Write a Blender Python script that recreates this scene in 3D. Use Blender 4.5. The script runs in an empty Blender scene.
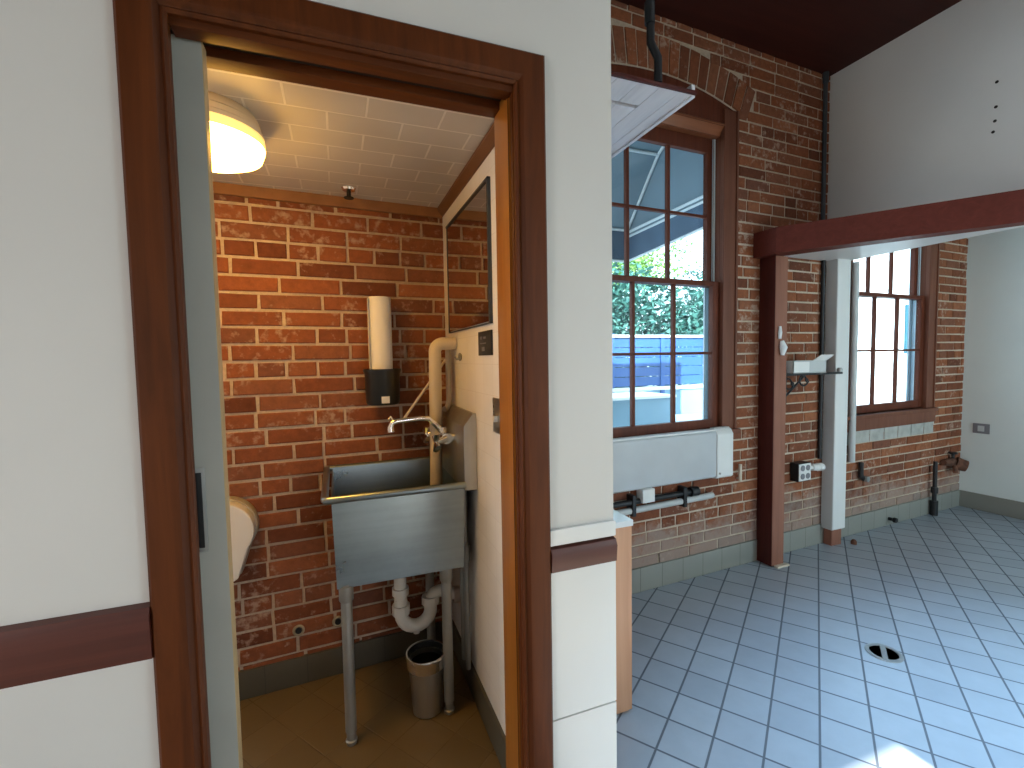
import bpy, bmesh, math, random
from mathutils import Vector, Matrix
random.seed(7)
SC = bpy.context.scene
COL = SC.collection
PI = math.pi

# ------------------------------------------------------------------ camera
H = 1.45
f_px, pit, roll, yaw = 463.6, .0555, -.0170, .3611
cy, sy, cp, sp = math.cos(yaw), math.sin(yaw), math.cos(pit), math.sin(pit)
F = Vector((sy * cp, cy * cp, -sp)); R0 = Vector((cy, -sy, 0)); U0 = R0.cross(F)
R = R0 * math.cos(roll) + U0 * math.sin(roll)
U = U0 * math.cos(roll) - R0 * math.sin(roll)
cam = bpy.data.cameras.new('camera')
cam.sensor_width = 36; cam.lens = f_px / 1024 * 36; cam.clip_start = .02; cam.clip_end = 300
co = bpy.data.objects.new('camera', cam); COL.objects.link(co)
M = Matrix((R, U, -F)).transposed().to_4x4(); M.translation = (0, 0, H)
co.matrix_world = M
SC.camera = co
SC.view_settings.view_transform = 'Standard'; SC.view_settings.look = 'None'
SC.view_settings.gamma = 1; SC.view_settings.use_curve_mapping = False
SC.view_settings.exposure = 0.0
SC.cycles.use_denoising = True
SC.cycles.max_bounces = 10; SC.cycles.diffuse_bounces = 6; SC.cycles.glossy_bounces = 4
SC.cycles.transparent_max_bounces = 12
SC.cycles.caustics_reflective = False; SC.cycles.caustics_refractive = False
SC.cycles.sample_clamp_indirect = 6

# ------------------------------------------------------------------ materials
class NT:
    def __init__(s, name):
        s.m = bpy.data.materials.new(name); s.m.use_nodes = True
        s.t = s.m.node_tree; s.t.nodes.clear()
        s.out = s.n('ShaderNodeOutputMaterial')
    def n(s, kind, **kw):
        x = s.t.nodes.new(kind)
        for k, v in kw.items(): setattr(x, k, v)
        return x
    def l(s, a, b): s.t.links.new(a, b)
    def mix(s, fac, a, b, mode='MIX'):
        x = s.n('ShaderNodeMix', data_type='RGBA', blend_type=mode)
        for sock, v in ((x.inputs[0], fac), (x.inputs[6], a), (x.inputs[7], b)):
            if hasattr(v, 'is_linked'): s.l(v, sock)
            else: sock.default_value = v if not isinstance(v, tuple) else (*v, 1)[:4]
        return x.outputs[2]
    def ramp(s, fac, stops):
        x = s.n('ShaderNodeValToRGB'); s.l(fac, x.inputs[0])
        e = x.color_ramp.elements
        while len(e) > 1: e.remove(e[0])
        e[0].position = stops[0][0]; e[0].color = (*stops[0][1], 1)
        for p, c in stops[1:]:
            k = e.new(p); k.color = (*c, 1)
        return x.outputs[0]
    def noise(s, vec, scale, detail=3, rough=.5, dist=0):
        x = s.n('ShaderNodeTexNoise'); x.inputs['Scale'].default_value = scale
        x.inputs['Detail'].default_value = detail; x.inputs['Roughness'].default_value = rough
        x.inputs['Distortion'].default_value = dist
        s.l(vec, x.inputs['Vector']); return x.outputs[0]
    def coords(s, scale=(1, 1, 1), rot=(0, 0, 0), loc=(0, 0, 0), kind='Object'):
        if kind == 'Position': src = s.n('ShaderNodeNewGeometry').outputs['Position']
        else: src = s.n('ShaderNodeTexCoord').outputs[kind]
        mp = s.n('ShaderNodeMapping')
        mp.inputs['Scale'].default_value = scale; mp.inputs['Rotation'].default_value = rot
        mp.inputs['Location'].default_value = loc
        s.l(src, mp.inputs['Vector']); return mp.outputs[0]
    def bsdf(s, col, rough=.5, metal=0, bump=None, bstr=.2, bdist=.01, spec=.5, **kw):
        b = s.n('ShaderNodeBsdfPrincipled')
        for sock, v in ((b.inputs['Base Color'], col), (b.inputs['Roughness'], rough)):
            if hasattr(v, 'is_linked'): s.l(v, sock)
            else: sock.default_value = (*v, 1) if isinstance(v, tuple) else v
        b.inputs['Metallic'].default_value = metal
        b.inputs['Specular IOR Level'].default_value = spec
        for k, v in kw.items(): b.inputs[k].default_value = v
        if bump is not None:
            bp = s.n('ShaderNodeBump'); bp.inputs['Strength'].default_value = bstr
            bp.inputs['Distance'].default_value = bdist
            s.l(bump, bp.inputs['Height']); s.l(bp.outputs[0], b.inputs['Normal'])
        s.l(b.outputs[0], s.out.inputs[0]); return b

def c_scale(c, k): return tuple(min(1, x * k) for x in c)

def plain(name, col, rough=.5, metal=0, var=.12, scale=6, bump=.05, spec=.5, bdist=.004, **kw):
    t = NT(name); v = t.coords(kind='Position')
    n = t.noise(v, scale, 4)
    c = t.ramp(n, [(.3, c_scale(col, 1 - var)), (.7, c_scale(col, 1 + var))])
    n2 = t.noise(v, scale * 12, 3)
    t.bsdf(c, rough, metal, n2, bump, bdist, spec, **kw); return t.m

def wood(name, dark, light, axis='Z', rough=.34, scale=1., coat=.25):
    t = NT(name)
    sc = {'Z': (16, 16, 1.1), 'X': (1.1, 16, 16), 'Y': (16, 1.1, 16)}[axis]
    v = t.coords(tuple(x * scale for x in sc), kind='Position')
    n = t.noise(v, 1.6, 6, .62, .8)
    c = t.ramp(n, [(.28, dark), (.72, light)])
    v2 = t.coords(kind='Position'); n2 = t.noise(v2, 2.2, 2)
    c = t.mix(.3, c, t.ramp(n2, [(.3, dark), (.7, light)]))
    t.bsdf(c, rough, 0, n, .06, .003, .45 if coat > .01 else .22, **{'Coat Weight': coat, 'Coat Roughness': .2}); return t.m

def brick_mat():
    t = NT('old_red_brick')
    g = t.n('ShaderNodeNewGeometry')
    v = t.coords(kind='Position')
    base = t.ramp(g.outputs['Random Per Island'], [(0, (.15, .05, .026)), (.2, (.24, .08, .038)), (.5, (.31, .105, .046)), (.78, (.27, .105, .055)), (.92, (.20, .078, .048)), (1, (.37, .14, .066))])
    n = t.noise(v, 28, 5, .7)
    base = t.mix(.6, base, t.ramp(n, [(.25, (.45, .42, .42)), (.75, (1.25, 1.2, 1.15))]), 'MULTIPLY')
    # lime bloom on some bricks
    n2 = t.noise(v, 3.6, 5, .66)
    n3 = t.noise(v, 30, 3, .6)
    m = t.n('ShaderNodeMath', operation='MULTIPLY'); t.l(n2, m.inputs[0]); t.l(n3, m.inputs[1])
    fac = t.ramp(m.outputs[0], [(.30, (0, 0, 0)), (.42, (.75, .75, .75))])
    base = t.mix(fac, base, (.50, .36, .28))
    # grey lime staining low on the wall of the right room
    sx = t.n('ShaderNodeSeparateXYZ'); t.l(v, sx.inputs[0])
    lowm = t.n('ShaderNodeMapRange'); t.l(sx.outputs[2], lowm.inputs['Value'])
    for k_, val in zip(('From Min', 'From Max', 'To Min', 'To Max'), (.15, .62, .40, -.15)): lowm.inputs[k_].default_value = val
    xm = t.n('ShaderNodeMath', operation='GREATER_THAN'); t.l(sx.outputs[0], xm.inputs[0]); xm.inputs[1].default_value = .8
    ns = t.n('ShaderNodeMath', operation='ADD'); t.l(t.noise(v, 4.5, 5, .7), ns.inputs[0]); t.l(lowm.outputs[0], ns.inputs[1])
    f2 = t.ramp(ns.outputs[0], [(.55, (0, 0, 0)), (.80, (.62, .62, .62))])
    f3 = t.mix(1.0, f2, xm.outputs[0], 'MULTIPLY')
    base = t.mix(f3, base, (.36, .31, .27))
    t.bsdf(base, .85, 0, n, .35, .004, .25); return t.m

def mortar_mat():
    t = NT('sandy_mortar'); v = t.coords(kind='Position')
    n = t.noise(v, 60, 4, .7); n2 = t.noise(v, 1.3, 3)
    c = t.ramp(n2, [(.35, (.50, .39, .29)), (.65, (.64, .53, .42))])
    c = t.mix(.5, c, t.ramp(n, [(.3, (.6, .6, .6)), (.7, (1.15, 1.15, 1.15))]), 'MULTIPLY')
    t.bsdf(c, .95, 0, n, .4, .004, .1); return t.m

TS = .1164 * H; TPHI = -.9423; TO = (1.1546 * H, 1.5295 * H)
def tile_mat(name, c1, c2, grout, rough, gw=.012, vr=.06):
    t = NT(name)
    src = t.n('ShaderNodeNewGeometry').outputs['Position']
    sub = t.n('ShaderNodeVectorMath', operation='SUBTRACT'); t.l(src, sub.inputs[0]); sub.inputs[1].default_value = (TO[0], TO[1], 0)
    rot = t.n('ShaderNodeVectorRotate', rotation_type='Z_AXIS'); t.l(sub.outputs[0], rot.inputs['Vector']); rot.inputs['Angle'].default_value = -TPHI
    sc = t.n('ShaderNodeVectorMath', operation='SCALE'); t.l(rot.outputs[0], sc.inputs[0]); sc.inputs['Scale'].default_value = 1 / TS
    fr = t.n('ShaderNodeVectorMath', operation='FRACTION'); t.l(sc.outputs[0], fr.inputs[0])
    fl = t.n('ShaderNodeVectorMath', operation='FLOOR'); t.l(sc.outputs[0], fl.inputs[0])
    # distance to the nearest joint in each axis
    su = t.n('ShaderNodeVectorMath', operation='SUBTRACT'); t.l(fr.outputs[0], su.inputs[0]); su.inputs[1].default_value = (.5, .5, .5)
    ab = t.n('ShaderNodeVectorMath', operation='ABSOLUTE'); t.l(su.outputs[0], ab.inputs[0])
    sx = t.n('ShaderNodeSeparateXYZ'); t.l(ab.outputs[0], sx.inputs[0])
    mx = t.n('ShaderNodeMath', operation='MAXIMUM'); t.l(sx.outputs[0], mx.inputs[0]); t.l(sx.outputs[1], mx.inputs[1])
    mask = t.ramp(mx.outputs[0], [(.5 - gw * 2.4, (0, 0, 0)), (.5 - gw * 1.6, (1, 1, 1))])
    wn = t.n('ShaderNodeTexWhiteNoise', noise_dimensions='3D'); t.l(fl.outputs[0], wn.inputs['Vector'])
    tc = t.mix(wn.outputs[0], c1, c2)
    n = t.noise(src, 9, 4, .6)
    tc = t.mix(.2, tc, t.ramp(n, [(.3, (.72, .72, .72)), (.7, (1.2, 1.2, 1.2))]), 'MULTIPLY')
    col = t.mix(mask, tc, grout)
    inv = t.n('ShaderNodeInvert'); t.l(mask, inv.inputs[1])
    rr = t.mix(mask, t.ramp(n, [(.3, (rough - vr,) * 3), (.7, (rough + vr,) * 3)]), (.9, .9, .9))
    t.bsdf(col, rr, 0, inv.outputs[0], .5, .002, .5); return t.m

def wall_tile_mat(name, col, grout, size, axes, rough=.3, off=0., bstr=.3, mortar=.012, w=1.):
    t = NT(name)
    src = t.n('ShaderNodeNewGeometry').outputs['Position']
    sx = t.n('ShaderNodeSeparateXYZ'); t.l(src, sx.inputs[0])
    cb = t.n('ShaderNodeCombineXYZ')
    t.l(sx.outputs[axes[0]], cb.inputs[0]); t.l(sx.outputs[axes[1]], cb.inputs[1])
    b = t.n('ShaderNodeTexBrick'); t.l(cb.outputs[0], b.inputs['Vector'])
    b.offset = off; b.squash = 1
    b.inputs['Color1'].default_value = (*col, 1); b.inputs['Color2'].default_value = (*c_scale(col, .96), 1)
    b.inputs['Mortar'].default_value = (*grout, 1)
    b.inputs['Scale'].default_value = 1 / size; b.inputs['Mortar Size'].default_value = mortar
    b.inputs['Brick Width'].default_value = w; b.inputs['Row Height'].default_value = 1.0
    n = t.noise(src, 5, 3)
    c = t.mix(.35, b.outputs['Color'], t.ramp(n, [(.3, (.85, .85, .85)), (.7, (1.05, 1.05, 1.05))]), 'MULTIPLY')
    inv = t.n('ShaderNodeInvert'); t.l(b.outputs['Fac'], inv.inputs[1])
    t.bsdf(c, rough, 0, inv.outputs[0], bstr, .003, .4); return t.m

def glass_mat(name, tint):
    t = NT(name)
    tr = t.n('ShaderNodeBsdfTransparent'); tr.inputs[0].default_value = (*tint, 1)
    gl = t.n('ShaderNodeBsdfGlossy'); gl.inputs['Roughness'].default_value = .02
    lf = t.n('ShaderNodeLayerWeight'); lf.inputs[0].default_value = .5
    pw_ = t.n('ShaderNodeMath', operation='POWER'); t.l(lf.outputs['Facing'], pw_.inputs[0]); pw_.inputs[1].default_value = 5
    lw = t.n('ShaderNodeMath', operation='MULTIPLY_ADD'); t.l(pw_.outputs[0], lw.inputs[0]); lw.inputs[1].default_value = .5; lw.inputs[2].default_value = .025
    v = t.coords(kind='Position'); n = t.noise(v, 3, 2)
    bp = t.n('ShaderNodeBump'); bp.inputs['Strength'].default_value = .02; t.l(n, bp.inputs['Height']); t.l(bp.outputs[0], gl.inputs['Normal'])
    mx = t.n('ShaderNodeMixShader'); t.l(lw.outputs[0], mx.inputs[0]); t.l(tr.outputs[0], mx.inputs[1]); t.l(gl.outputs[0], mx.inputs[2])
    t.l(mx.outputs[0], t.out.inputs[0]); return t.m

def steel_mat(name, col=(.52, .54, .55), rough=.34, axis='Z', streak=40):
    t = NT(name)
    sc = {'Z': (streak, streak, 1.5), 'X': (1.5, streak, streak), 'Y': (streak, 1.5, streak)}[axis]
    v = t.coords(sc, kind='Position'); n = t.noise(v, 1, 4, .6)
    v2 = t.coords(kind='Position'); n2 = t.noise(v2, 5, 4, .65)
    c = t.mix(.5, t.ramp(n2, [(.3, c_scale(col, .75)), (.7, c_scale(col, 1.15))]), t.ramp(n, [(.3, c_scale(col, .85)), (.7, c_scale(col, 1.1))]))
    r = t.ramp(n2, [(.3, (rough - .08,) * 3), (.7, (rough + .1,) * 3)])
    t.bsdf(c, r, 1.0, n, .04, .002); return t.m

def emit_mat(name, col, strength, base=(.9, .85, .7)):
    t = NT(name)
    b = t.bsdf(base, .4); b.inputs['Emission Color'].default_value = (*col, 1); b.inputs['Emission Strength'].default_value = strength
    return t.m

WALLC = (.66, .645, .62)
m_white = plain('white_wall_paint', WALLC, .55, var=.03, scale=2, bump=.06)
m_white_g = plain('white_wall_panel', (.76, .765, .755), .32, var=.025, scale=2, bump=.02)
m_right = plain('pale_wall_paint', (.74, .80, .78), .5, var=.03, scale=2)
m_grey_wall = plain('grey_header_paint', (.66, .66, .65), .55, var=.05, scale=1.5)
m_soffit = plain('white_gloss_soffit', (.72, .72, .72), .4, var=.02)
m_ceil = wood('dark_ceiling_boards', (.03, .006, .004), (.055, .012, .008), 'X', .6, .5, 0)
m_trim = wood('red_mahogany_trim', (.05, .0115, .0018), (.14, .036, .007), 'Z', .5, 1., 0)
m_trimX = wood('red_mahogany_trim_across', (.05, .0115, .0018), (.14, .036, .007), 'X', .5, 1., 0)
m_railm = wood('dark_mahogany_rail', (.055, .012, .008), (.12, .028, .018), 'X', .4)
m_jamb = wood('amber_lit_jamb', (.27, .09, .012), (.42, .16, .025), 'Z', .3)  # warm light on the jamb put into its amber colour
m_sash = wood('dark_red_sash_wood', (.075, .017, .008), (.16, .042, .02), 'Z', .5, 1., 0)
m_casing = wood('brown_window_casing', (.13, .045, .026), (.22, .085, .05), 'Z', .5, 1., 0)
m_post = wood('oxblood_timber_face', (.05, .009, .007), (.10, .02, .014), 'Z', .55, coat=0)
m_postl = wood('lit_face_and_bare_timber', (.22, .09, .06), (.34, .15, .10), 'Z', .6, coat=0)  # paler wood: lit side of the post put into colour, also bare column foot
m_beam = wood('oxblood_timber_across', (.085, .016, .01), (.15, .03, .02), 'X', .55, coat=0)
m_brick = brick_mat(); m_mortar = mortar_mat()
m_tile = tile_mat('grey_quarry_tile', (.33, .375, .43), (.38, .43, .485), (.12, .135, .16), .32, .012, .02)
m_tileb = tile_mat('warm_lit_bath_tile', (.15, .105, .045), (.165, .115, .05), (.13, .095, .045), .45, .006)  # warm lamplight on the washroom tile put into its brown colour
m_base = wall_tile_mat('grey_cove_tile', (.28, .28, .25), (.13, .13, .11), .17, (0, 2), .45, w=1.)
m_baseb = wall_tile_mat('dark_bath_cove_tile', (.085, .078, .058), (.06, .055, .045), .17, (0, 2), .45)
m_bathtile = wall_tile_mat('white_bath_tile', (.84, .82, .78), (.70, .67, .62), .11, (1, 2), .3, 0, .25, .008)
m_bathceil = wall_tile_mat('white_embossed_ceiling_tile', (.62, .60, .57), (.82, .80, .76), .115, (0, 1), .38, .5, 1.0, .03, 1.9)
m_door = plain('grey_door_paint', (.36, .355, .32), .5, var=.05)
m_dooredge = wood('lamplit_door_edge', (.45, .32, .17), (.6, .45, .25), 'Z', .5)  # yellow lamplight on the door edge put into its colour
m_black = plain('black_plastic', (.012, .014, .016), .35, var=.2)
m_blackm = plain('black_metal', (.02, .02, .022), .45, .4, var=.3)
m_whitep = plain('white_plastic', (.78, .78, .76), .35, var=.03)
m_cream = plain('cream_painted_pipe', (.66, .58, .46), .45, var=.07)
m_pvc = plain('white_pvc', (.74, .73, .69), .35, var=.06)
m_paper = plain('white_paper', (.82, .81, .78), .9, var=.02)
m_steel = steel_mat('brushed_stainless', (.56, .57, .55))
m_steelh = steel_mat('brushed_stainless_across', (.33, .40, .44), axis='X')
m_chrome = plain('chrome', (.88, .88, .88), .16, 1.0, var=.05)
m_galv = plain('galvanised_grey', (.36, .38, .38), .45, .7, var=.15)
m_grey = plain('grey_cover_plate', (.2, .2, .22), .45, var=.05)
m_greyp = plain('grey_painted_metal', (.52, .54, .54), .4, var=.05)
m_heater = plain('white_enamel_cover', (.52, .54, .56), .33, var=.04)
m_rust = plain('rusty_iron', (.14, .06, .035), .85, .2, var=.45, scale=25)
m_orange = wood('orange_plywood', (.48, .235, .125), (.66, .36, .215), 'Z', .5, .6, .05)
m_counter = plain('pale_worktop', (.7, .72, .74), .2, var=.03)
m_mirror = plain('mirror_glass', (.9, .9, .9), .015, 1.0, var=.0, bump=0)
m_glass = glass_mat('window_glass', (.80, .92, .98))
m_reveal = plain('pale_blue_reveal', (.6, .72, .78), .6, var=.04)
m_boards = wood('white_washed_boards', (.56, .54, .60), (.80, .78, .82), 'Y', .5, .8, 0)
m_shade = emit_mat('lit_lamp_glass', (1.0, .50, .07), 34.0)
m_ring = emit_mat('dim_lamp_glass', (1.0, .62, .13), 1.1, (.85, .75, .4))
m_lampb = plain('cream_lamp_housing', (.75, .62, .42), .4, var=.04)
m_corn = wood('brown_cornice', (.12, .055, .025), (.2, .10, .05), 'Y', .5, 1., 0)
m_dkslot = plain('dark_slot', (.012, .008, .006), .8, var=.2)
m_canvas = plain('slate_blue_canvas', (.24, .32, .38), .85, var=.06, scale=3)
m_pale = plain('white_tube_paint', (.8, .84, .86), .4, var=.03)
m_bluef = plain('blue_fence_paint', (.022, .085, .27), .5, var=.15, scale=2)
m_palef = plain('pale_blue_fence_paint', (.20, .33, .42), .5, var=.12, scale=2)
m_cloth = plain('white_tablecloth', (.85, .87, .88), .8, var=.03)
m_bldg = plain('white_render', (.88, .88, .88), .9, var=.02)
m_teal = plain('teal_shutter_paint', (.012, .10, .14), .5, var=.08)
m_paving = plain('pale_paving', (.55, .56, .56), .9, var=.1, scale=2)
m_bark = plain('tree_bark', (.08, .055, .035), .9, var=.3, scale=20)

def leaf_mat(name, c1, c2):
    t = NT(name); g = t.n('ShaderNodeNewGeometry')
    c = t.ramp(g.outputs['Random Per Island'], [(0, c1), (1, c2)])
    b = t.bsdf(c, .5); return t.m
m_leaf = leaf_mat('dark_leaves', (.022, .10, .085), (.08, .22, .17))
m_leafl = leaf_mat('yellow_green_leaves', (.10, .26, .05), (.32, .48, .12))  # lighter yellow-green foliage

# ------------------------------------------------------------------ mesh builder
class MB:
    def __init__(s, M=None): s.v = []; s.f = []; s.mi = []; s.M = M; s.k = 0
    def add(s, vs, fs, k=None):
        o = len(s.v)
        for p in vs:
            p = Vector(p); s.v.append(s.M @ p if s.M else p)
        for q in fs: s.f.append([o + i for i in q]); s.mi.append(s.k if k is None else k)
        return s
    def box(s, x0, x1, y0, y1, z0, z1, k=None):
        if x0 > x1: x0, x1 = x1, x0
        if y0 > y1: y0, y1 = y1, y0
        if z0 > z1: z0, z1 = z1, z0
        vs = [(x, y, z) for z in (z0, z1) for y in (y0, y1) for x in (x0, x1)]
        return s.add(vs, [(0, 2, 3, 1), (4, 5, 7, 6), (0, 1, 5, 4), (2, 6, 7, 3), (0, 4, 6, 2), (1, 3, 7, 5)], k)
    def hexa(s, a, b, k=None):   # two quads a,b (same winding) joined
        return s.add(list(a) + list(b), [(3, 2, 1, 0), (4, 5, 6, 7)] + [(i, (i + 1) % 4, 4 + (i + 1) % 4, 4 + i) for i in range(4)], k)
    def prism(s, poly, d0, d1, axis='z', k=None):
        n = len(poly)
        def P(a, b, d):
            return {'z': (a, b, d), 'y': (a, d, b), 'x': (d, a, b)}[axis]
        vs = [P(a, b, d0) for a, b in poly] + [P(a, b, d1) for a, b in poly]
        return s.add(vs, [list(range(n))[::-1], [n + i for i in range(n)]] + [(i, (i + 1) % n, n + (i + 1) % n, n + i) for i in range(n)], k)
    def tube(s, pts, r, n=12, k=None, closed=False):
        pts = [Vector(p) for p in pts]; m = len(pts)
        rs = r if isinstance(r, (list, tuple)) else [r] * m
        up = None; rings = []
        for i, p in enumerate(pts):
            if closed: t = (pts[(i + 1) % m] - pts[i - 1])
            elif i == 0: t = pts[1] - p
            elif i == m - 1: t = p - pts[-2]
            else: t = (pts[i + 1] - p).normalized() + (p - pts[i - 1]).normalized()
            t.normalize()
            if up is None:
                a = Vector((0, 0, 1)) if abs(t.z) < .9 else Vector((1, 0, 0))
                up = (a - t * a.dot(t)).normalized()
            else:
                up = (up - t * up.dot(t)).normalized()
            b = t.cross(up)
            rings.append([p + (up * math.cos(2 * PI * j / n) + b * math.sin(2 * PI * j / n)) * rs[i] for j in range(n)])
        vs = [q for g in rings for q in g]; fs = []
        for i in range(m if closed else m - 1):
            i2 = (i + 1) % m
            for j in range(n):
                fs.append((i * n + j, i * n + (j + 1) % n, i2 * n + (j + 1) % n, i2 * n + j))
        if not closed:
            fs.append(list(range(n))[::-1]); fs.append([(m - 1) * n + j for j in range(n)])
        return s.add(vs, fs, k)
    def lathe(s, prof, c, axis='z', n=32, k=None, cap=True):
        vs = []; fs = []; m = len(prof)
        for r, h in prof:
            for j in range(n):
                a = 2 * PI * j / n; x, y = r * math.cos(a), r * math.sin(a)
                vs.append(Vector(c) + Vector({'z': (x, y, h), 'y': (x, h, -y), 'x': (h, x, y)}[axis]))
        for i in range(m - 1):
            for j in range(n):
                fs.append((i * n + j, i * n + (j + 1) % n, (i + 1) * n + (j + 1) % n, (i + 1) * n + j))
        if cap:
            fs.append(list(range(n))[::-1]); fs.append([(m - 1) * n + j for j in range(n)])
        return s.add(vs, fs, k)

def arc(c, r, a0, a1, n, plane='xz', third=0):
    o = []
    for i in range(n + 1):
        a = math.radians(a0 + (a1 - a0) * i / n); p, q = c[0] + r * math.cos(a), c[1] + r * math.sin(a)
        o.append({'xz': (p, third, q), 'yz': (third, p, q), 'xy': (p, q, third)}[plane])
    return o

def wloc(o):
    v = Vector((0, 0, 0))
    while o: v += o.location; o = o.parent
    return v

def obj(name, mb, mats, parent=None, bevel=0, smooth=True, ang=35, seg=2, recalc=True):
    if not isinstance(mats, (list, tuple)): mats = [mats]
    me = bpy.data.meshes.new(name)
    vs = mb.v; lo = Vector([min(p[i] for p in vs) for i in range(3)]); hi = Vector([max(p[i] for p in vs) for i in range(3)])
    base = Vector(((lo.x + hi.x) / 2, (lo.y + hi.y) / 2, lo.z))
    off = base if parent is None else wloc(parent)
    if parent is not None: base = Vector((0, 0, 0))
    me.from_pydata([tuple(p - off) for p in vs], [], mb.f)
    for m in mats: me.materials.append(m)
    for p, k in zip(me.polygons, mb.mi): p.material_index = k
    bm = bmesh.new(); bm.from_mesh(me)
    if recalc: bmesh.ops.recalc_face_normals(bm, faces=bm.faces)
    if bevel:
        es = [e for e in bm.edges if len(e.link_faces) == 2 and e.calc_face_angle(0) > math.radians(30)]
        bmesh.ops.bevel(bm, geom=es, offset=bevel, segments=seg, affect='EDGES', profile=.7, clamp_overlap=True)
    bm.to_mesh(me); bm.free()
    if smooth:
        for p in me.polygons: p.use_smooth = True
        me.set_sharp_from_angle(angle=math.radians(ang))
    o = bpy.data.objects.new(name, me); COL.objects.link(o)
    if parent is not None: o.parent = parent
    else: o.location = base
    return o

def tag(o, label, cat, group=None):
    o['label'] = label; o['category'] = cat
    if group: o['group'] = group
    return o
def thing(name, label, cat, loc, group=None):
    o = bpy.data.objects.new(name, None); COL.objects.link(o); o.location = loc; o.empty_display_size = .05
    return tag(o, label, cat, group)
def struct(name, mb, mats, parent=None, label=None, **kw):
    o = obj(name, mb, mats, parent, **kw)
    if parent is None: o['kind'] = 'structure'
    if label: o['label'] = label
    return o

# frame of the brick wall: local (s along wall, t into the wall, z)
BA = math.radians(3.0)
BM = Matrix(((math.cos(BA), -math.sin(BA), 0, 1.667), (math.sin(BA), math.cos(BA), 0, 2.335), (0, 0, 1, 0), (0, 0, 0, 1)))
def W(s, t, z): return BM @ Vector((s, t, z))
def wall_y(x): return 2.335 + math.tan(BA) * (x - 1.667)
CZ = 3.45
WS, WE = -2.45, 3.76          # the brick wall's run (s)
WIN = [(.18, 3.02), (2.61, 3.02)]  # window centres, springing height
HW = .657; SILL = .955; ARC_R = 2.03; SPR = 3.025
def arch_z(ds): return SPR + math.sqrt(ARC_R ** 2 - ds ** 2) - math.sqrt(ARC_R ** 2 - HW ** 2)

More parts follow.
